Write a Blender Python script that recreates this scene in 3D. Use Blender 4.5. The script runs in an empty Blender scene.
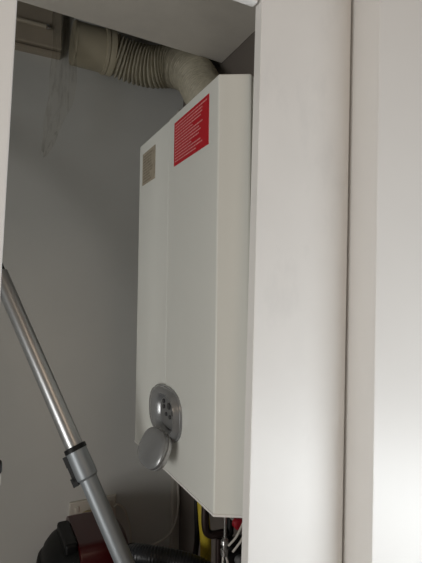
import bpy, bmesh, math, random
from mathutils import Vector, Matrix
random.seed(7)
S = bpy.context.scene
COL = S.collection
PI = math.pi

# ---------------------------------------------------------------- camera
cam_d = bpy.data.cameras.new('camera')
cam = bpy.data.objects.new('camera', cam_d)
COL.objects.link(cam)
cam_d.sensor_fit = 'VERTICAL'
cam_d.sensor_height = 36.0
cam_d.lens = 460.0 / 563.0 * 36.0
cam_d.clip_start = 0.02
yaw, pitch, roll = math.radians(26.58), math.radians(2.03), math.radians(0.72)
F = Vector((math.sin(yaw)*math.cos(pitch), math.cos(yaw)*math.cos(pitch), math.sin(pitch)))
R0 = Vector((math.cos(yaw), -math.sin(yaw), 0)); U0 = R0.cross(F)
R1 = math.cos(roll)*R0 + math.sin(roll)*U0
U1 = -math.sin(roll)*R0 + math.cos(roll)*U0
M = Matrix(((R1.x, U1.x, -F.x, 0), (R1.y, U1.y, -F.y, 0), (R1.z, U1.z, -F.z, 0.96), (0, 0, 0, 1)))
cam.matrix_world = M
S.camera = cam

# ---------------------------------------------------------------- world, lights, exposure
w = bpy.data.worlds.new('world'); S.world = w; w.use_nodes = True
bg = w.node_tree.nodes['Background']
bg.inputs[1].default_value = 0.21
_tc = w.node_tree.nodes.new('ShaderNodeTexCoord'); _sx = w.node_tree.nodes.new('ShaderNodeSeparateXYZ')
_mr = w.node_tree.nodes.new('ShaderNodeMapRange'); _cr = w.node_tree.nodes.new('ShaderNodeValToRGB')
_mr.inputs[1].default_value = -1; _mr.inputs[2].default_value = 1
_cr.color_ramp.elements[0].color = (0.78, 0.80, 0.82, 1); _cr.color_ramp.elements[0].position = 0.25
_cr.color_ramp.elements[1].color = (0.80, 0.64, 0.48, 1); _cr.color_ramp.elements[1].position = 0.75
w.node_tree.links.new(_tc.outputs['Generated'], _sx.inputs[0]); w.node_tree.links.new(_sx.outputs['Z'], _mr.inputs[0])
w.node_tree.links.new(_mr.outputs[0], _cr.inputs[0]); w.node_tree.links.new(_cr.outputs[0], bg.inputs[0])

def area(name, loc, target, sx, sy, power, col):
    d = bpy.data.lights.new(name, 'AREA'); d.shape = 'RECTANGLE'; d.size = sx; d.size_y = sy
    d.energy = power; d.color = col
    o = bpy.data.objects.new(name, d); COL.objects.link(o); o.location = loc
    o.rotation_euler = (Vector(target) - Vector(loc)).to_track_quat('-Z', 'Y').to_euler()
    return o
# low daylight coming in from the room behind the photographer
area('window_daylight', (1.38, -0.48, 0.12), (0.45, 0.65, 0.46), 1.0, 0.35, 20.5, (0.92, 0.97, 1.0))
# soft fill added on the left, aimed at the boiler front
area('left_fill', (-1.55, -0.10, 0.38), (0.34, 0.9, 0.72), 1.0, 0.9, 18.0, (1.0, 0.985, 0.95))

# unseen fill added high up, warms the upper part of the jambs
area('warm_top_fill', (0.3, -1.6, 2.4), (0.4, 0.6, 1.2), 0.9, 0.9, 5.5, (1.0, 0.78, 0.58))
S.view_settings.view_transform = 'Standard'
S.view_settings.look = 'None'
S.view_settings.gamma = 1.0
S.view_settings.use_curve_mapping = False
S.view_settings.exposure = 0.0

# ---------------------------------------------------------------- materials
def srgb(c):
    return tuple(((x/255)/12.92 if x/255 <= 0.04045 else ((x/255+0.055)/1.055)**2.4) for x in c)
def mat(name, col, rough=0.5, metal=0.0, var=0.06, scale=18.0, bump=0.0, bscale=120.0, alpha=1.0, coat=0.0, spec=0.5):
    m = bpy.data.materials.new(name); m.use_nodes = True
    nt = m.node_tree; b = nt.nodes['Principled BSDF']
    tc = nt.nodes.new('ShaderNodeTexCoord')
    n = nt.nodes.new('ShaderNodeTexNoise'); n.inputs['Scale'].default_value = scale; n.inputs['Detail'].default_value = 4
    r = nt.nodes.new('ShaderNodeValToRGB')
    c = srgb(col)
    r.color_ramp.elements[0].position = 0.3; r.color_ramp.elements[1].position = 0.7
    r.color_ramp.elements[0].color = tuple(x*(1-var) for x in c) + (1,)
    r.color_ramp.elements[1].color = tuple(min(1, x*(1+var)) for x in c) + (1,)
    nt.links.new(tc.outputs['Object'], n.inputs['Vector'])
    nt.links.new(n.outputs['Fac'], r.inputs['Fac'])
    nt.links.new(r.outputs['Color'], b.inputs['Base Color'])
    b.inputs['Roughness'].default_value = rough; b.inputs['Metallic'].default_value = metal
    b.inputs['Specular IOR Level'].default_value = spec
    b.inputs['Coat Weight'].default_value = coat
    if alpha < 1: b.inputs['Alpha'].default_value = alpha
    if bump:
        n2 = nt.nodes.new('ShaderNodeTexNoise'); n2.inputs['Scale'].default_value = bscale
        bp = nt.nodes.new('ShaderNodeBump'); bp.inputs['Strength'].default_value = bump; bp.inputs['Distance'].default_value = 0.002
        nt.links.new(tc.outputs['Object'], n2.inputs['Vector'])
        nt.links.new(n2.outputs['Fac'], bp.inputs['Height']); nt.links.new(bp.outputs['Normal'], b.inputs['Normal'])
    return m

M_wall   = mat('grey_wall_paint', (213, 214, 211), 0.9, bump=0.12, var=0.03, scale=4)
M_rwall  = mat('brown_right_wall', (112, 105, 99), 0.9, bump=0.12, var=0.05, scale=6)  # right wall only: one even brown, darker than the other walls
M_soff   = mat('cupboard_soffit_paint', (222, 217, 208), 0.85, bump=0.08, var=0.03)
M_white  = mat('white_gloss_trim', (238, 236, 233), 0.45, var=0.012, scale=6, bump=0.03, bscale=40)
M_dirty  = mat('scuffed_white_trim', (238, 236, 233), 0.45, var=0.02, scale=9, bump=0.03, bscale=40)
M_board  = mat('brown_grey_board', (176, 165, 148), 0.8, var=0.05)
M_floor  = mat('floor_laminate', (92, 84, 76), 0.5, var=0.1)
M_case   = mat('boiler_enamel', (232, 233, 227), 0.38, var=0.012, scale=5)
M_red    = mat('red_label_print', (196, 14, 34), 0.5, var=0.04)
M_print  = mat('white_print', (226, 150, 150), 0.6, var=0.05)
M_greyl  = mat('grey_label_print', (168, 158, 140), 0.6, var=0.12, scale=90)
M_greyt  = mat('faded_print', (146, 137, 121), 0.6, var=0.2, scale=160)
M_silver = mat('silver_plastic', (162, 164, 166), 0.26, metal=0.55, var=0.02)
M_recess = mat('dark_silver_plastic', (132, 133, 134), 0.38, metal=0.45, var=0.02)
M_rim    = mat('light_silver_plastic', (196, 197, 198), 0.3, metal=0.4, var=0.02)
M_button = mat('dark_button', (52, 53, 55), 0.4, var=0.05)
M_alu    = mat('brushed_tube_metal', (176, 177, 178), 0.33, metal=0.85, var=0.03, scale=40)
M_alu2   = mat('grey_tube_plastic', (146, 152, 157), 0.42, metal=0.4, var=0.02)
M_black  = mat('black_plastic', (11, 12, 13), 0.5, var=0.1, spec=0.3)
M_hose   = mat('black_ribbed_hose', (18, 21, 26), 0.36, var=0.1)
M_vred   = mat('vacuum_red', (176, 20, 26), 0.3, var=0.04)
M_vdred  = mat('vacuum_dark_red', (66, 8, 11), 0.3, var=0.04)
M_duct   = mat('duct_foil', (176, 170, 152), 0.55, var=0.12, scale=60, bump=0.35, bscale=90, metal=0.1)
M_ductp  = mat('duct_plastic', (182, 174, 152), 0.55, var=0.05)
M_chrome = mat('chrome', (205, 205, 205), 0.2, metal=0.95, var=0.02)
M_yellow = mat('yellow_gas_pipe', (186, 166, 50), 0.5, var=0.06)
M_copper = mat('dull_copper_pipe', (48, 36, 34), 0.4, metal=0.5, var=0.15, scale=40)
M_socket = mat('cream_socket_plastic', (206, 202, 192), 0.45, var=0.02)
M_plug   = mat('beige_plug', (176, 160, 126), 0.5, var=0.04)
M_cable  = mat('white_cable', (204, 200, 192), 0.5, var=0.04)
M_tap    = mat('red_tap_plastic', (150, 16, 34), 0.4, var=0.05)
M_thin   = mat('dusty_pipe_paint', (186, 177, 160), 0.7, var=0.05)
M_trunk  = mat('pale_pipe_boxing', (196, 192, 184), 0.6, var=0.03)

# scuffs on the jamb board: darker smudges with a shape of their own
def add_scuffs(m):
    nt = m.node_tree; b = nt.nodes['Principled BSDF']
    ramp = [n for n in nt.nodes if n.type == 'VALTORGB'][0]
    tc = [n for n in nt.nodes if n.type == 'TEX_COORD'][0]
    mp = nt.nodes.new('ShaderNodeMapping'); mp.inputs['Scale'].default_value = (16, 16, 7)
    n = nt.nodes.new('ShaderNodeTexNoise'); n.inputs['Scale'].default_value = 1.0; n.inputs['Detail'].default_value = 6; n.inputs['Roughness'].default_value = 0.65
    r = nt.nodes.new('ShaderNodeValToRGB')
    r.color_ramp.elements[0].position = 0.56; r.color_ramp.elements[0].color = (1, 1, 1, 1)
    r.color_ramp.elements[1].position = 0.80; r.color_ramp.elements[1].color = (0.72, 0.73, 0.74, 1)
    mx = nt.nodes.new('ShaderNodeMixRGB'); mx.blend_type = 'MULTIPLY'; mx.inputs[0].default_value = 0.28
    nt.links.new(tc.outputs['Object'], mp.inputs['Vector']); nt.links.new(mp.outputs['Vector'], n.inputs['Vector'])
    nt.links.new(n.outputs['Fac'], r.inputs['Fac'])
    nt.links.new(ramp.outputs['Color'], mx.inputs[1]); nt.links.new(r.outputs['Color'], mx.inputs[2])
    nt.links.new(mx.outputs['Color'], b.inputs['Base Color'])
add_scuffs(M_dirty)

def film_mat():
    m = bpy.data.materials.new('clear_film'); m.use_nodes = True
    nt = m.node_tree; nt.nodes.clear()
    out = nt.nodes.new('ShaderNodeOutputMaterial'); mix = nt.nodes.new('ShaderNodeMixShader')
    tr = nt.nodes.new('ShaderNodeBsdfTransparent'); tr.inputs[0].default_value = (0.985, 0.98, 0.97, 1)
    p = nt.nodes.new('ShaderNodeBsdfPrincipled'); p.inputs['Base Color'].default_value = (0.20, 0.185, 0.15, 1); p.inputs['Roughness'].default_value = 0.3
    tc = nt.nodes.new('ShaderNodeTexCoord'); mp = nt.nodes.new('ShaderNodeMapping'); mp.inputs['Scale'].default_value = (110, 40, 14)
    n = nt.nodes.new('ShaderNodeTexNoise'); n.inputs['Scale'].default_value = 1.0; n.inputs['Detail'].default_value = 3
    r = nt.nodes.new('ShaderNodeMapRange'); r.inputs[1].default_value = 0.48; r.inputs[2].default_value = 0.72; r.inputs[3].default_value = 0.012; r.inputs[4].default_value = 0.16
    sx = nt.nodes.new('ShaderNodeSeparateXYZ'); g = nt.nodes.new('ShaderNodeMapRange')
    g.inputs[1].default_value = 1.60; g.inputs[2].default_value = 1.70; g.inputs[3].default_value = 0.0; g.inputs[4].default_value = 0.22
    ad = nt.nodes.new('ShaderNodeMath'); ad.operation = 'ADD'
    nt.links.new(tc.outputs['Object'], mp.inputs['Vector']); nt.links.new(mp.outputs['Vector'], n.inputs['Vector'])
    nt.links.new(tc.outputs['Object'], sx.inputs[0]); nt.links.new(sx.outputs['Z'], g.inputs[0])
    nt.links.new(n.outputs['Fac'], r.inputs[0]); nt.links.new(r.outputs[0], ad.inputs[0]); nt.links.new(g.outputs[0], ad.inputs[1])
    nt.links.new(ad.outputs[0], mix.inputs[0])
    nt.links.new(tr.outputs[0], mix.inputs[1]); nt.links.new(p.outputs[0], mix.inputs[2]); nt.links.new(mix.outputs[0], out.inputs[0])
    return m
M_film = film_mat()

# ---------------------------------------------------------------- mesh helpers
def obj(name, bm, m, smooth=30):
    bmesh.ops.recalc_face_normals(bm, faces=bm.faces)
    me = bpy.data.meshes.new(name); bm.to_mesh(me); bm.free()
    if smooth:
        for p in me.polygons: p.use_smooth = True
        try: me.set_sharp_from_angle(angle=math.radians(smooth))
        except Exception: pass
    o = bpy.data.objects.new(name, me); COL.objects.link(o)
    o.data.materials.append(m)
    if smooth and len(me.polygons) < 300:
        wn = o.modifiers.new('weighted_normals', 'WEIGHTED_NORMAL'); wn.keep_sharp = True
    return o
def thing(name, label, cat, loc, group=None):
    o = bpy.data.objects.new(name, None); COL.objects.link(o); o.location = loc
    o.empty_display_size = 0.05
    o['label'] = label; o['category'] = cat
    if group: o['group'] = group
    return o
def tag(o, label, cat, group=None):
    o['label'] = label; o['category'] = cat
    if group: o['group'] = group
    return o
def child(name, bm, m, parent, smooth=30, label=None):
    """mesh given in world coordinates, parented keeping its place (all roots are unrotated empties)"""
    off = Vector((0, 0, 0)); p = parent
    while p is not None:
        off += p.location; p = p.parent
    bmesh.ops.translate(bm, verts=bm.verts, vec=-off)
    o = obj(name, bm, m, smooth); o.parent = parent
    if label: o['label'] = label
    return o
def struct(name, bm, m, smooth=30):
    o = obj(name, bm, m, smooth); o['kind'] = 'structure'; return o

def prism(poly, z0, z1, bevel=0.0, seg=2, lean=None, bm=None):
    """polygon in X,Y extruded in Z"""
    bm = bm or bmesh.new()
    b2 = bmesh.new()
    lo = [b2.verts.new((x, y, z0)) for x, y in poly]; hi = [b2.verts.new((x, y, z1)) for x, y in poly]
    b2.faces.new(lo); b2.faces.new(hi)
    n = len(poly)
    for i in range(n): b2.faces.new((lo[i], lo[(i+1) % n], hi[(i+1) % n], hi[i]))
    if bevel: bmesh.ops.bevel(b2, geom=list(b2.edges), offset=bevel, segments=seg, profile=0.5, affect='EDGES', clamp_overlap=True)
    if lean:
        k, zr = lean
        for v in b2.verts: v.co.x += k*(v.co.z - zr)
    t = bpy.data.meshes.new('t'); b2.to_mesh(t); b2.free(); bm.from_mesh(t); bpy.data.meshes.remove(t)
    return bm
def box(x0, x1, y0, y1, z0, z1, bevel=0.0, seg=2, lean=None, bm=None):
    return prism([(x0, y0), (x1, y0), (x1, y1), (x0, y1)], z0, z1, bevel, seg, lean, bm)
def spline(pts, n):
    P = [Vector(p) for p in pts]; P = [2*P[0]-P[1]] + P + [2*P[-1]-P[-2]]
    out = []; segs = len(P) - 3
    for i in range(segs):
        a, b, c, d = P[i:i+4]
        for k in range(n):
            t = k/n
            out.append(0.5*((2*b) + (c-a)*t + (2*a-5*b+4*c-d)*t*t + (3*b-a-3*c+d)*t**3))
    out.append(P[-2]); return out
def resample(pts, step):
    L = [0]
    for a, b in zip(pts, pts[1:]): L.append(L[-1] + (b-a).length)
    n = max(2, int(L[-1]/step)); out = []; j = 0
    for i in range(n+1):
        s = L[-1]*i/n
        while j < len(L)-2 and L[j+1] < s: j += 1
        t = (s-L[j])/max(1e-9, L[j+1]-L[j]); out.append(pts[j].lerp(pts[j+1], t))
    return out
def tube(pts, rad, n=16, bm=None, cap=True):
    """tube along points; rad is a number or a function of (index, count)"""
    bm = bm or bmesh.new(); pts = [Vector(p) for p in pts]; N = len(pts)
    T = []
    for i in range(N):
        d = pts[min(i+1, N-1)] - pts[max(i-1, 0)]; T.append(d.normalized())
    up = Vector((0, 0, 1)) if abs(T[0].z) < 0.9 else Vector((1, 0, 0))
    nrm = (up - T[0]*up.dot(T[0])).normalized(); rings = []
    for i in range(N):
        nrm = (nrm - T[i]*nrm.dot(T[i])).normalized(); bi = T[i].cross(nrm)
        r = rad(i, N) if callable(rad) else rad
        rings.append([bm.verts.new(pts[i] + (nrm*math.cos(2*PI*k/n) + bi*math.sin(2*PI*k/n))*r) for k in range(n)])
    for a, b in zip(rings, rings[1:]):
        for k in range(n): bm.faces.new((a[k], a[(k+1) % n], b[(k+1) % n], b[k]))
    if cap: bm.faces.new(rings[0]); bm.faces.new(rings[-1])
    return bm
def stepped(a, b, prof, n=24, bm=None):
    """turned shape along a->b; prof = [(t along in metres, radius)]"""
    a = Vector(a); d = (Vector(b)-a).normalized()
    bm = bm or bmesh.new()
    up = Vector((0, 0, 1)) if abs(d.z) < 0.9 else Vector((1, 0, 0))
    e = (up - d*up.dot(d)).normalized(); f = d.cross(e); rings = []
    for t, r in prof:
        rings.append([bm.verts.new(a + d*t + (e*math.cos(2*PI*k/n)+f*math.sin(2*PI*k/n))*max(r, 1e-4)) for k in range(n)])
    for p, q in zip(rings, rings[1:]):
        for k in range(n): bm.faces.new((p[k], p[(k+1) % n], q[(k+1) % n], q[k]))
    bm.faces.new(rings[0]); bm.faces.new(rings[-1]); return bm
def oval_stack(cx, cy, cz, ex, ey, ez, layers, n=40, p=2.4, bm=None):
    """stacked superellipses: layers = (offset along ez, half width along ex, half height along ey, shift ex, shift ey)"""
    bm = bm or bmesh.new(); c = Vector((cx, cy, cz)); ex, ey, ez = Vector(ex).normalized(), Vector(ey).normalized(), Vector(ez).normalized()
    rings = []
    for L in layers:
        h, a, b = L[:3]; sx, sy = (L[3:5] if len(L) > 3 else (0, 0)); ring = []
        for k in range(n):
            t = 2*PI*k/n; ct, st = math.cos(t), math.sin(t)
            x = a*math.copysign(abs(ct)**(2/p), ct) + sx; y = b*math.copysign(abs(st)**(2/p), st) + sy
            ring.append(bm.verts.new(c + ex*x + ey*y + ez*h))
        rings.append(ring)
    for q, r in zip(rings, rings[1:]):
        for k in range(n): bm.faces.new((q[k], q[(k+1) % n], r[(k+1) % n], r[k]))
    bm.faces.new(rings[0]); bm.faces.new(rings[-1]); return bm

# ================================================================ SETTING
WX, WY = 0.63, 1.50           # cupboard's right wall and back wall
TOP = 2.10
struct('floor', box(-1.6, 2.2, -3.0, WY+0.1, -0.05, 0.0), M_floor, 0)
struct('wall_back', box(-0.90, WX+0.1, WY, WY+0.1, 0, TOP), M_wall, 0)
struct('wall_right', box(WX, WX+0.1, 0.62, WY, 0, TOP), M_rwall, 0)
struct('wall_left', box(-0.90, -0.80, 0.60, WY, 0, TOP), M_wall, 0)
struct('ceiling', box(-0.90, WX+0.1, 0.60, WY+0.1, TOP, TOP+0.05), M_wall, 0)
# soffit board under the top of the cupboard, its back edge short of the wall
sb = bmesh.new()
prism([(-0.799, 0.622), (WX, 0.622), (WX, 1.205), (-0.799, 1.13)], 1.665, 1.685, 0.002, 1, bm=sb)
struct('trim_1', sb, M_soff)
# header over the opening
struct('trim_2', box(-0.90, 0.378, 0.602, 0.617, 1.425, TOP, 0.002), M_white)
# right hand jamb board of the opening (slightly out of plumb)
jb = box(0.3837, 0.5735, 0.600, 0.620, 0.0, TOP, 0.0, lean=(0.019, 1.43))
ed = [e for e in jb.edges if abs(e.verts[0].co.z-e.verts[1].co.z) > 1]
right = [e for e in ed if e.verts[0].co.x > 0.5 and e.verts[0].co.y < 0.61]
left = [e for e in ed if e.verts[0].co.x < 0.5]
bmesh.ops.bevel(jb, geom=right, offset=0.010, segments=6, profile=0.5, affect='EDGES')
left = [e for e in jb.edges if abs(e.verts[0].co.z-e.verts[1].co.z) > 1 and e.verts[0].co.x < 0.45]
bmesh.ops.bevel(jb, geom=left, offset=0.002, segments=2, profile=0.5, affect='EDGES')
struct('trim_3', jb, M_dirty)
# thicker pier / panel beside it, standing forward of the jamb
pj = prism([(0.5785, 0.544), (1.7, 0.544), (1.7, 0.66), (0.5785, 0.66)], 0, TOP, 0.0025, 2, lean=(0.0196, 1.45))
struct('wall_front', pj, M_white)
# left hand jamb
struct('trim_4', box(-0.040, 0.0305, 0.600, 0.618, 0, 1.43, 0.0025, lean=(0.026, 1.32)), M_white)
# board along the top of the back wall
wb = box(-0.799, 0.204, 1.462, 1.4995, 1.722, 1.99, 0.002, 1)
box(-0.799, 0.203, 1.470, 1.4995, 1.706, 1.716, 0.001, 1, bm=wb)
struct('trim_5', wb, M_board)
# pale boxing in the far right corner
tb = box(0.603, WX-0.001, 1.474, 1.499, 0.0, 1.62, 0.003)
struct('trim_6', tb, M_trunk)

# ================================================================ BOILER
X0, YA, YB, ZA, ZB = 0.344, 0.668, 1.090, 0.612, 1.332
YM = 0.8935
boiler = thing('boiler', 'white wall-hung gas boiler with silver control panel, red notice and round flue', 'boiler', (0.49, 0.88, ZA))
child('casing', box(0.386, 0.6295, 0.645, 1.113, ZA+0.004, ZB-0.001, 0.003), M_case, boiler)
child('front_panel', prism([(X0, YM-0.0012), (X0, YA), (0.389, 0.6425), (0.394, 0.6425), (0.394, YM-0.0012)], ZA, ZB, 0.003, 3), M_case, boiler)
child('front_panel', prism([(X0+0.0012, YM+0.0012), (0.394, YM+0.0012), (0.394, 1.1155), (0.389, 1.1155), (X0, YB)], ZA, ZB, 0.003, 3), M_case, boiler)
# thin folded lip under the casing
child('bottom_lip', prism([(X0-0.0008, YB+0.001), (X0-0.0008, YA-0.0006), (0.3886, 0.6415), (0.60, 0.6415), (0.60, 1.117), (0.389, 1.117)], ZA-0.0035, ZA+0.001, 0.0012, 2), M_white, boiler, 30, 'white folded lip along the lower edge')

def on_front(y0, y1, z0, z1, d0, d1, bevel=0.0): return box(X0-d1, X0-d0, min(y0, y1), max(y0, y1), z0, z1, bevel, 1)
lab = child('warning_label', on_front(0.703, 0.860, 1.2245, 1.3125, -0.0005, 0.0012), M_red, boiler, 0, 'red warning notice with rows of white print')
bm = bmesh.new(); z = 1.3065
for row in range(13):
    y = 0.854; end = 0.712 if row == 0 else (0.728 + random.random()*0.018 if row not in (4, 9, 12) else 0.75+random.random()*0.03)
    while y > end:
        wl = random.uniform(0.006, 0.017)
        on = max(end-0.002, y-wl)
        t = on_front(on, y, z-0.0023, z, 0.0010, 0.0016)
        me = bpy.data.meshes.new('t'); t.to_mesh(me); t.free(); bm.from_mesh(me); bpy.data.meshes.remove(me)
        y -= wl + 0.0016
    z -= 0.0061
child('label_text', bm, M_print, lab, 0, 'white lines of small print')
gl = child('rating_label', on_front(0.977, 1.064, 1.2285, 1.3045, -0.0005, 0.001), M_greyl, boiler, 0, 'faded grey rating label')
bm = bmesh.new(); z = 1.298
for row in range(10):
    y = 1.057
    while y > 1.000 + random.random()*0.012:
        wl = random.uniform(0.005, 0.016)
        t = on_front(y-wl, y, z-0.004, z, 0.0008, 0.0014)
        me = bpy.data.meshes.new('t'); t.to_mesh(me); t.free(); bm.from_mesh(me); bpy.data.meshes.remove(me)
        y -= wl + 0.0016
    z -= 0.0068
child('label_text', bm, M_greyt, gl, 0, 'faded rows of grey print')

# oval silver control panel; ex = towards the room (-Y), ey = up, ez = out of the front (-X)
EX, EY, EZ = (0, -1, 0), (0, 0, 1), (-1, 0, 0)
CY, CZ = 0.882, 0.7275
cp = child('control_panel', oval_stack(X0, CY, CZ, EX, EY, EZ, [
    (-0.002, 0.082, 0.0535), (0.003, 0.082, 0.0535), (0.0045, 0.0815, 0.053), (0.005, 0.079, 0.051), (0.0065, 0.0785, 0.0505),
    (0.0115, 0.076, 0.048, 0.001, 0.001), (0.0150, 0.070, 0.043, 0.005, 0.002), (0.0165, 0.060, 0.039, 0.015, 0.003), (0.0160, 0.054, 0.0365, 0.021, 0.004), (0.0120, 0.049, 0.034, 0.025, 0.005), (0.0045, 0.045, 0.031, 0.027, 0.005)], 48, 2.6), M_silver, boiler, 40, 'silver oval control panel')
PY, PZ = CY - 0.027, CZ + 0.005
child('button_plate', oval_stack(X0, PY, PZ, EX, EY, EZ, [(0.0035, 0.0445, 0.030), (0.0065, 0.044, 0.0295), (0.0075, 0.043, 0.028)], 40, 2.6), M_recess, cp, 40, 'darker silver plate that carries the buttons')
for (dy, dz, a, b) in [(0.022, 0.019, 0.0050, 0.0045), (0.021, 0.008, 0.0042, 0.0040), (-0.006, 0.014, 0.0080, 0.0065), (0.008, -0.004, 0.0042, 0.0040), (-0.012, -0.006, 0.0042, 0.0040), (-0.028, 0.005, 0.0050, 0.0055)]:
    child('button', oval_stack(X0, PY+dy, PZ+dz, EX, EY, EZ, [(0.0068, a, b), (0.0092, a, b), (0.0100, a*0.8, b*0.8)], 16, 2.0), M_button, cp, 40, 'small dark push button')
# opened flap hanging in front of the panel
a = math.radians(66); ld = Vector((-math.cos(a), 0, -math.sin(a))); ln = Vector((-math.sin(a), -0.10, math.cos(a))).normalized()
lx = ld.cross(ln).normalized(); lx = lx if lx.y < 0 else -lx
lc = Vector((0.306, 0.856, 0.668)); q = 0.86
flap = child('control_flap', oval_stack(lc.x, lc.y, lc.z, lx, -ld, ln, [(h, a_*q, b_*q) for h, a_, b_ in [
    (-0.0060, 0.0530, 0.0390), (-0.0042, 0.0535, 0.0395), (-0.0022, 0.0535, 0.0395), (-0.0019, 0.0565, 0.0425), (0.003, 0.056, 0.042),
    (0.006, 0.052, 0.038), (0.0075, 0.046, 0.032), (0.0086, 0.034, 0.022), (0.0092, 0.016, 0.010)]], 48, 2.7), M_silver, boiler, 40, 'round-cornered silver flap hanging open')
child('flap_rim', oval_stack(lc.x, lc.y, lc.z, lx, -ld, ln, [(h, a_*q, b_*q) for h, a_, b_ in [
    (-0.017, 0.047, 0.033), (-0.014, 0.053, 0.039), (-0.009, 0.0565, 0.0425), (-0.0045, 0.0570, 0.0430), (-0.0040, 0.0540, 0.0400)]], 48, 2.7), M_rim, flap, 40, 'lighter silver rim of the flap')
child('hinge', tube([(0.325, 0.835, 0.692), (0.325, 0.885, 0.692)], 0.005, 12), M_recess, flap)
# flue collar on the top of the casing
child('flue_collar', stepped((0.545, 1.03, ZB-0.004), (0.545, 1.03, 2), [(0, 0.066), (0.008, 0.066), (0.012, 0.058), (0.029, 0.058)], 32), M_case, boiler)

# ================================================================ FLUE DUCT
duct = thing('flue_duct', 'dusty corrugated flue duct running from the boiler top along the ceiling', 'duct', (0.545, 1.03, ZB+0.028))
path = resample(spline([(0.345, 1.40, 1.716), (0.405, 1.392, 1.700), (0.465, 1.365, 1.686), (0.525, 1.315, 1.678), (0.558, 1.250, 1.632), (0.563, 1.19, 1.560), (0.558, 1.11, 1.485), (0.548, 1.042, 1.425), (0.545, 1.03, 1.372)], 20), 0.0018)
ph = [0.0]
for i in range(1, len(path)): ph.append(ph[-1] + 2*PI*0.0018/(0.0116 + 0.0016*math.sin(i*0.035) + random.uniform(-0.001, 0.001)))
def dr(i, N): return 0.0495 + 0.0135*abs(math.sin(ph[i]/2))**0.75
db = tube(path, dr, 40)
for v in db.verts:
    v.co += Vector((random.uniform(-1, 1), random.uniform(-1, 1), random.uniform(-1, 1)))*0.0006
child('corrugated_hose', db, M_duct, duct, 60)
child('straight_pipe', stepped((0.226, 1.40, 1.719), (0.346, 1.40, 1.716), [(0, 0.052), (0.0, 0.0625), (0.006, 0.0645), (0.010, 0.0625), (0.095, 0.0625), (0.095, 0.060), (0.12, 0.060)], 40), M_ductp, duct)
child('collar', stepped((0.316, 1.40, 1.7165), (0.36, 1.40, 1.716), [(0, 0.0625), (0.002, 0.0665), (0.010, 0.0675), (0.014, 0.065), (0.020, 0.0670), (0.030, 0.0675), (0.034, 0.063)], 40), M_ductp, duct)

# hanging wisp of clear film
fb = bmesh.new(); rows = []
NR, NC = 46, 12
for i in range(NR+1):
    t = i/NR; zz = 1.835 - 0.49*t
    xl = 0.163 - 0.026*t*t - 0.002*math.sin(t*9)
    K = [(0, 0.217), (0.3, 0.217), (0.55, 0.228), (0.7, 0.214), (0.85, 0.185), (0.96, 0.163), (1.0, 0.150)]
    for (ta, va), (tb_, vb) in zip(K, K[1:]):
        if ta <= t <= tb_: xr = va + (vb-va)*(t-ta)/(tb_-ta)
    row = []
    for k in range(NC+1):
        s = k/NC
        row.append(fb.verts.new((xl+(xr-xl)*s + 0.002*math.sin(t*22+k), 1.322 + 0.012*math.sin(s*9+t*3) + 0.006*math.sin(t*14+s*4), zz - 0.02*math.sin(s*PI)*(0 if i == 0 else t*0.0) + (0.008*math.sin(s*PI*2) if i == NR else 0))))
    rows.append(row)
for p, q in zip(rows, rows[1:]):
    for k in range(NC): fb.faces.new((p[k], p[k+1], q[k+1], q[k]))
film = obj('plastic_film', fb, M_film, 180)
sm = film.modifiers.new('thickness', 'SOLIDIFY'); sm.thickness = 0.0006
tag(film, 'wispy strip of clear plastic film hanging off the duct end', 'plastic film')

# thin pipe on the wall board
tp = thing('overflow_pipe', 'thin pale pipe along the board above the back wall', 'pipe', (0.0, 1.452, 1.770))
child('pipe_run', tube([(-0.799, 1.452, 1.785), (0.158, 1.452, 1.777)], 0.0065, 14), M_thin, tp)
child('end_cap', stepped((0.156, 1.452, 1.777), (0.2, 1.452, 1.7767), [(0, 0.0065), (0.001, 0.0088), (0.008, 0.0088), (0.010, 0.006), (0.013, 0.005)], 16), M_chrome, tp, 30, 'metal end cap')

# ================================================================ VACUUM WAND
wand = thing('vacuum_wand', 'grey telescopic vacuum wand leaning across the cupboard', 'vacuum wand', (0.40, 0.67, 0.0))
T1 = Vector((0.0360, 1.1220, 1.0091)); J = Vector((0.1805, 0.9744, 0.6519)); J = J + (J - T1).normalized()*0.014
ax = (J - T1).normalized()
A = T1.copy(); Bp = J + ax*((J.z - 0.07)/(-ax.z))
child('handle_grip', tube(resample(spline([A + ax*0.02, A - ax*0.12, A - ax*0.26, (-0.115, 1.32, 1.360), (-0.135, 1.41, 1.410), (-0.14, 1.485, 1.42)], 10), 0.012), 0.0142, 20), M_black, wand)
child('upper_tube', tube([A, J], 0.0180, 24), M_alu, wand)
child('lower_tube', tube([J + ax*0.02, Bp], 0.0178, 24), M_alu2, wand)
child('coupling', stepped(J - ax*0.012, J + ax, [(0, 0.0195), (0.002, 0.0212), (0.052, 0.0218), (0.062, 0.0212), (0.066, 0.0182)], 28), M_alu2, wand)
child('lock_ring', stepped(J - ax*0.016, J + ax, [(0, 0.0185), (0.001, 0.0224), (0.0100, 0.0226), (0.011, 0.0195)], 28), M_black, wand)
side = (-R1 - ax*(-R1).dot(ax)).normalized()
rel = bmesh.new()
for (t0, t1, h) in [(-0.004, 0.016, 0.0070), (0.012, 0.046, 0.0058), (0.040, 0.056, 0.0095)]:
    b2 = bmesh.new(); bmesh.ops.create_cube(b2, size=1)
    up2 = ax.cross(side)
    for v in b2.verts:
        c = v.co.copy(); v.co = J + ax*(t0 + (c.x+0.5)*(t1-t0)) + side*(0.0198 + (c.y+0.5)*h) + up2*(c.z*0.020)
    bmesh.ops.bevel(b2, geom=list(b2.edges), offset=0.001, segments=2, affect='EDGES')
    me = bpy.data.meshes.new('t'); b2.to_mesh(me); b2.free(); rel.from_mesh(me); bpy.data.meshes.remove(me)
child('release_slider', rel, M_black, wand)
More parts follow.
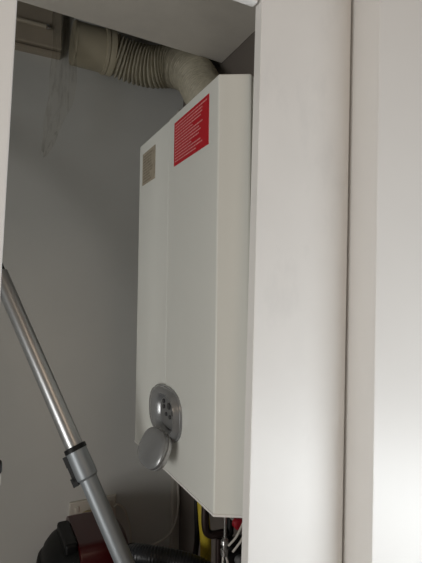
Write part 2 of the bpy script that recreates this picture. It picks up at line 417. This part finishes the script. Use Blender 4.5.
nb = box(Bp.x-0.11, Bp.x+0.11, Bp.y-0.075, Bp.y+0.03, 0.0, 0.035, 0.012, 3)
wand_noz = child('floor_nozzle', nb, M_black, wand)
# short neck between tube and nozzle
child('nozzle_neck', tube([Bp - ax*0.02, Bp, (Bp.x+0.004, Bp.y, 0.025)], 0.0195, 20), M_black, wand)

# ================================================================ VACUUM CLEANER
vac = thing('vacuum_cleaner', 'red and black canister vacuum cleaner with a black ribbed hose', 'vacuum cleaner', (0.262, 1.26, 0.0))
def dome(cx, cy, layers, p=2.3, n=48):
    return oval_stack(cx, cy, 0, (1, 0, 0), (0, 1, 0), (0, 0, 1), layers, n, p)
child('base_housing', dome(0.268, 1.27, [(0.03, 0.118, 0.128), (0.05, 0.128, 0.138), (0.15, 0.130, 0.140), (0.20, 0.127, 0.137), (0.25, 0.122, 0.130), (0.270, 0.118, 0.125), (0.273, 0.110, 0.118), (0.295, 0.104, 0.112), (0.313, 0.092, 0.100), (0.324, 0.076, 0.086), (0.328, 0.055, 0.07)], 2.5), M_black, vac)
def clip(bm, xmin):
    bmesh.ops.bisect_plane(bm, geom=list(bm.verts)+list(bm.edges)+list(bm.faces), plane_co=(xmin, 0, 0), plane_no=(-1, 0, 0), clear_outer=True)
    bmesh.ops.holes_fill(bm, edges=[e for e in bm.edges if e.is_boundary]); return bm
child('red_cover', clip(dome(0.268, 1.27, [(0.06, 0.130, 0.140), (0.15, 0.1335, 0.1435), (0.20, 0.131, 0.141), (0.25, 0.126, 0.134), (0.270, 0.122, 0.129), (0.279, 0.114, 0.121)], 2.5), 0.234), M_vred, vac, 30, 'bright red lower cover')
child('dust_lid', clip(dome(0.268, 1.27, [(0.278, 0.111, 0.119), (0.302, 0.108, 0.116), (0.325, 0.100, 0.108), (0.337, 0.088, 0.096), (0.342, 0.066, 0.08)], 3.0), 0.236), M_vdred, vac, 30, 'dark red upper lid')
child('carry_handle', box(0.203, 0.2355, 1.19, 1.33, 0.315, 0.3445, 0.008, 3), M_black, vac)
for (x, y) in [(0.140, 1.31), (0.396, 1.31)]:
    s = -1 if x < 0.26 else 1
    child('wheel', stepped((x - 0.018, y, 0.075), (x+1, y, 0.075), [(0, 0.060), (0.003, 0.072), (0.008, 0.075), (0.028, 0.075), (0.033, 0.072), (0.036, 0.060)], 32), M_black, vac)
child('caster', stepped((0.258, 1.17, 0.022), (1, 1.17, 0.022), [(0, 0.018), (0.002, 0.022), (0.018, 0.022), (0.020, 0.018)], 20), M_black, vac)
# hose: leaves the body at the right front, arches over to the right and drops to the floor
hp = spline([(0.345, 1.150, 0.270), (0.322, 1.07, 0.340), (0.312, 0.985, 0.400), (0.335, 0.945, 0.411), (0.375, 0.918, 0.408), (0.420, 0.890, 0.396), (0.465, 0.866, 0.362), (0.520, 0.855, 0.28), (0.562, 0.88, 0.15), (0.562, 0.90, 0.05), (0.562, 0.90, 0.002)], 20)
hp = resample(hp, 0.0015)
hose = child('hose', tube(hp, lambda i, N: 0.0207 + 0.0008*math.sin(i*2*PI/4.0 + 0.4), 22), M_hose, vac, 60)
i1 = next(i for i, p in enumerate(hp) if p.y < 0.99); i0 = next(i for i, p in enumerate(hp) if p.y < 1.03)
child('hose_cuff', tube(hp[i0:i1], 0.0235, 24), M_black, hose)

# ================================================================ SOCKET, PLUG, CABLES
so = thing('wall_socket', 'cream double wall socket low on the back wall behind the vacuum', 'socket', (0.335, 1.4995, 0.273))
pl_ = child('socket_plate', box(0.264, 0.412, 1.4885, 1.4995, 0.222, 0.318, 0.004, 3), M_socket, so)
for x in (0.287, 0.389): child('rocker_switch', box(x-0.006, x+0.006, 1.484, 1.4895, 0.285, 0.303, 0.0015), M_socket, so)
plug = thing('power_plug', 'beige round plug with a looping cord in the socket behind the vacuum', 'plug', (0.318, 1.480, 0.258))
child('plug_body', stepped((0.318, 1.4884, 0.262), (0.318, 0, 0.262), [(0, 0.024), (0.004, 0.026), (0.018, 0.025), (0.026, 0.019), (0.030, 0.010)], 28), M_plug, plug)
child('cord', tube(resample(spline([(0.318, 1.462, 0.262), (0.322, 1.445, 0.275), (0.332, 1.438, 0.272), (0.338, 1.438, 0.24), (0.335, 1.45, 0.15), (0.33, 1.46, 0.05), (0.31, 1.45, 0.006), (0.24, 1.43, 0.005)], 10), 0.006), 0.004, 10), M_plug, plug)
lc2 = obj('looped_cable', tube(resample(spline([(0.405, 1.483, 0.284), (0.412, 1.474, 0.292), (0.438, 1.482, 0.268), (0.460, 1.492, 0.20), (0.462, 1.492, 0.12), (0.44, 1.49, 0.03), (0.40, 1.485, 0.0045)], 12), 0.006), 0.0038, 10), M_socket)
tag(lc2, 'thin pale cable looping down the wall right of the socket', 'cable')
ca = obj('hanging_cable', tube(resample(spline([(0.622, 1.465, 0.62), (0.616, 1.462, 0.42), (0.615, 1.461, 0.33), (0.619, 1.461, 0.27), (0.613, 1.463, 0.215), (0.596, 1.466, 0.172), (0.570, 1.47, 0.150), (0.545, 1.475, 0.140), (0.50, 1.48, 0.12), (0.47, 1.485, 0.05), (0.46, 1.485, 0.0045)], 12), 0.006), 0.0042, 10), M_cable)
tag(ca, 'pale cable hanging in the far corner and curving left under the boiler', 'cable')

# ================================================================ PIPES UNDER THE BOILER
zt = ZA + 0.004
gp = obj('gas_pipe', tube(resample(spline([(0.437, 0.93, zt), (0.441, 0.925, 0.56), (0.450, 0.92, 0.48), (0.463, 0.935, 0.38), (0.470, 0.98, 0.20), (0.47, 1.0, 0.0)], 10), 0.01), lambda i, N: 0.0080 + 0.0045*min(1, i/14), 18), M_yellow)
tag(gp, 'yellow gas pipe dropping from the underside of the boiler', 'pipe')
bp_ = obj('drain_hose', tube(resample(spline([(0.443, 0.958, zt), (0.444, 0.955, 0.55), (0.447, 0.950, 0.48), (0.452, 0.965, 0.38), (0.445, 1.03, 0.2), (0.44, 1.04, 0.0)], 10), 0.01), lambda i, N: 0.0035 + 0.0030*min(1, i/16), 14), M_black)
tag(bp_, 'thin black drain hose just left of the yellow gas pipe', 'hose')
cpp = thing('return_pipe', 'dark bent copper pipe elbowing right beneath the boiler corner', 'pipe', (0.394, 0.80, zt))
child('bent_pipe', tube(resample(spline([(0.395, 0.80, zt), (0.3945, 0.80, 0.57), (0.394, 0.80, 0.535), (0.398, 0.80, 0.514), (0.410, 0.80, 0.506), (0.432, 0.80, 0.505), (0.440, 0.80, 0.505)], 10), 0.004), 0.0074, 18), M_copper, cpp)
child('pipe_nut', stepped((0.395, 0.80, 0.592), (0.395, 0.80, 0), [(0, 0.0105), (0.001, 0.0115), (0.013, 0.0115), (0.014, 0.0105)], 6), M_copper, cpp, 20)
bv = obj('riser_pipe', tube([(0.424, 0.800, 0.0), (0.424, 0.800, 0.497)], 0.0062, 16), M_copper)
tag(bv, 'dark vertical pipe rising to the bent copper elbow', 'pipe')
vl = thing('isolating_valve', 'chrome isolating valve on a thin rod under the boiler', 'valve', (0.4235, 0.775, zt))
child('valve_rod', tube([(0.4235, 0.775, zt), (0.4240, 0.775, 0.49)], 0.0028, 14), M_chrome, vl)
child('valve_body', stepped((0.4235, 0.775, 0.508), (0.4235, 0.775, 0), [(0, 0.004), (0.003, 0.0072), (0.010, 0.0080), (0.012, 0.0058), (0.019, 0.0058), (0.021, 0.0078), (0.031, 0.0078), (0.033, 0.005)], 20), M_chrome, vl)
child('valve_lever', box(0.4280, 0.450, 0.768, 0.776, 0.474, 0.481, 0.002), M_black, vl)
# red tap
tapo = thing('filling_tap', 'red plastic filling tap under the boiler beside the jamb', 'tap', (0.448, 0.79, zt))
child('tap_handle', stepped((0.4475, 0.774, 0.5345), (0.4475, 0.0, 0.5345), [(0, 0.008), (0.002, 0.0105), (0.012, 0.011), (0.014, 0.008)], 12), M_tap, tapo, 20)
child('tap_stem', tube([(0.449, 0.80, zt), (0.449, 0.80, 0.50)], 0.007, 14), M_black, tapo)
child('tap_spindle', tube([(0.4475, 0.80, 0.5345), (0.4475, 0.77, 0.5345)], 0.0045, 12), M_chrome, tapo)
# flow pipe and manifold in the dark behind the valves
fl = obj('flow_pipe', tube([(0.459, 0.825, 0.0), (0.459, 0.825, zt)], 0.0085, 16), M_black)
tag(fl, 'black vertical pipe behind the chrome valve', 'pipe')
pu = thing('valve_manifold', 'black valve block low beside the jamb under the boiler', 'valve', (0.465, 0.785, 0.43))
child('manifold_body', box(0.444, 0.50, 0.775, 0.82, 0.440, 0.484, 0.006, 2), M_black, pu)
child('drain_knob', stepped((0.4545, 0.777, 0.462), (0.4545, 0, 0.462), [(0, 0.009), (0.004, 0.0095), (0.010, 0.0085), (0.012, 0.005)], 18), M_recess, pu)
W = [([(0.470, 0.757, 0.566), (0.4475, 0.755, 0.533), (0.436, 0.755, 0.516), (0.4245, 0.762, 0.500)], 'upper of two white wires slanting behind the jamb edge'),
     ([(0.474, 0.752, 0.556), (0.455, 0.750, 0.527), (0.443, 0.750, 0.509), (0.431, 0.757, 0.490)], 'lower of two white wires slanting behind the jamb edge'),
     ([(0.4205, 0.775, 0.474), (0.418, 0.772, 0.460), (0.415, 0.770, 0.44), (0.412, 0.79, 0.38), (0.395, 0.845, 0.1), (0.395, 0.85, 0.0)], 'left of two white leads hanging from the chrome valve'),
     ([(0.4265, 0.775, 0.474), (0.4290, 0.771, 0.460), (0.4300, 0.769, 0.44), (0.436, 0.785, 0.38), (0.455, 0.85, 0.1), (0.455, 0.86, 0.0)], 'right of two white leads hanging from the chrome valve')]
for pts, lb in W:
    tag(obj('white_wire', tube(resample(spline(pts, 8), 0.004), 0.0021, 10), M_cable), lb, 'wire', 'white wires under the boiler')

# ================================================================ SMALL CATCH ON THE LEFT JAMB
kc = thing('door_catch', 'small black and white catch on the left edge of the cupboard opening', 'catch', (0.020, 0.609, 0.748))
child('catch_body', box(0.012, 0.0285, 0.603, 0.615, 0.748, 0.763, 0.003), M_black, kc)
child('catch_roller', box(0.012, 0.0270, 0.602, 0.615, 0.734, 0.7475, 0.002), M_white, kc)
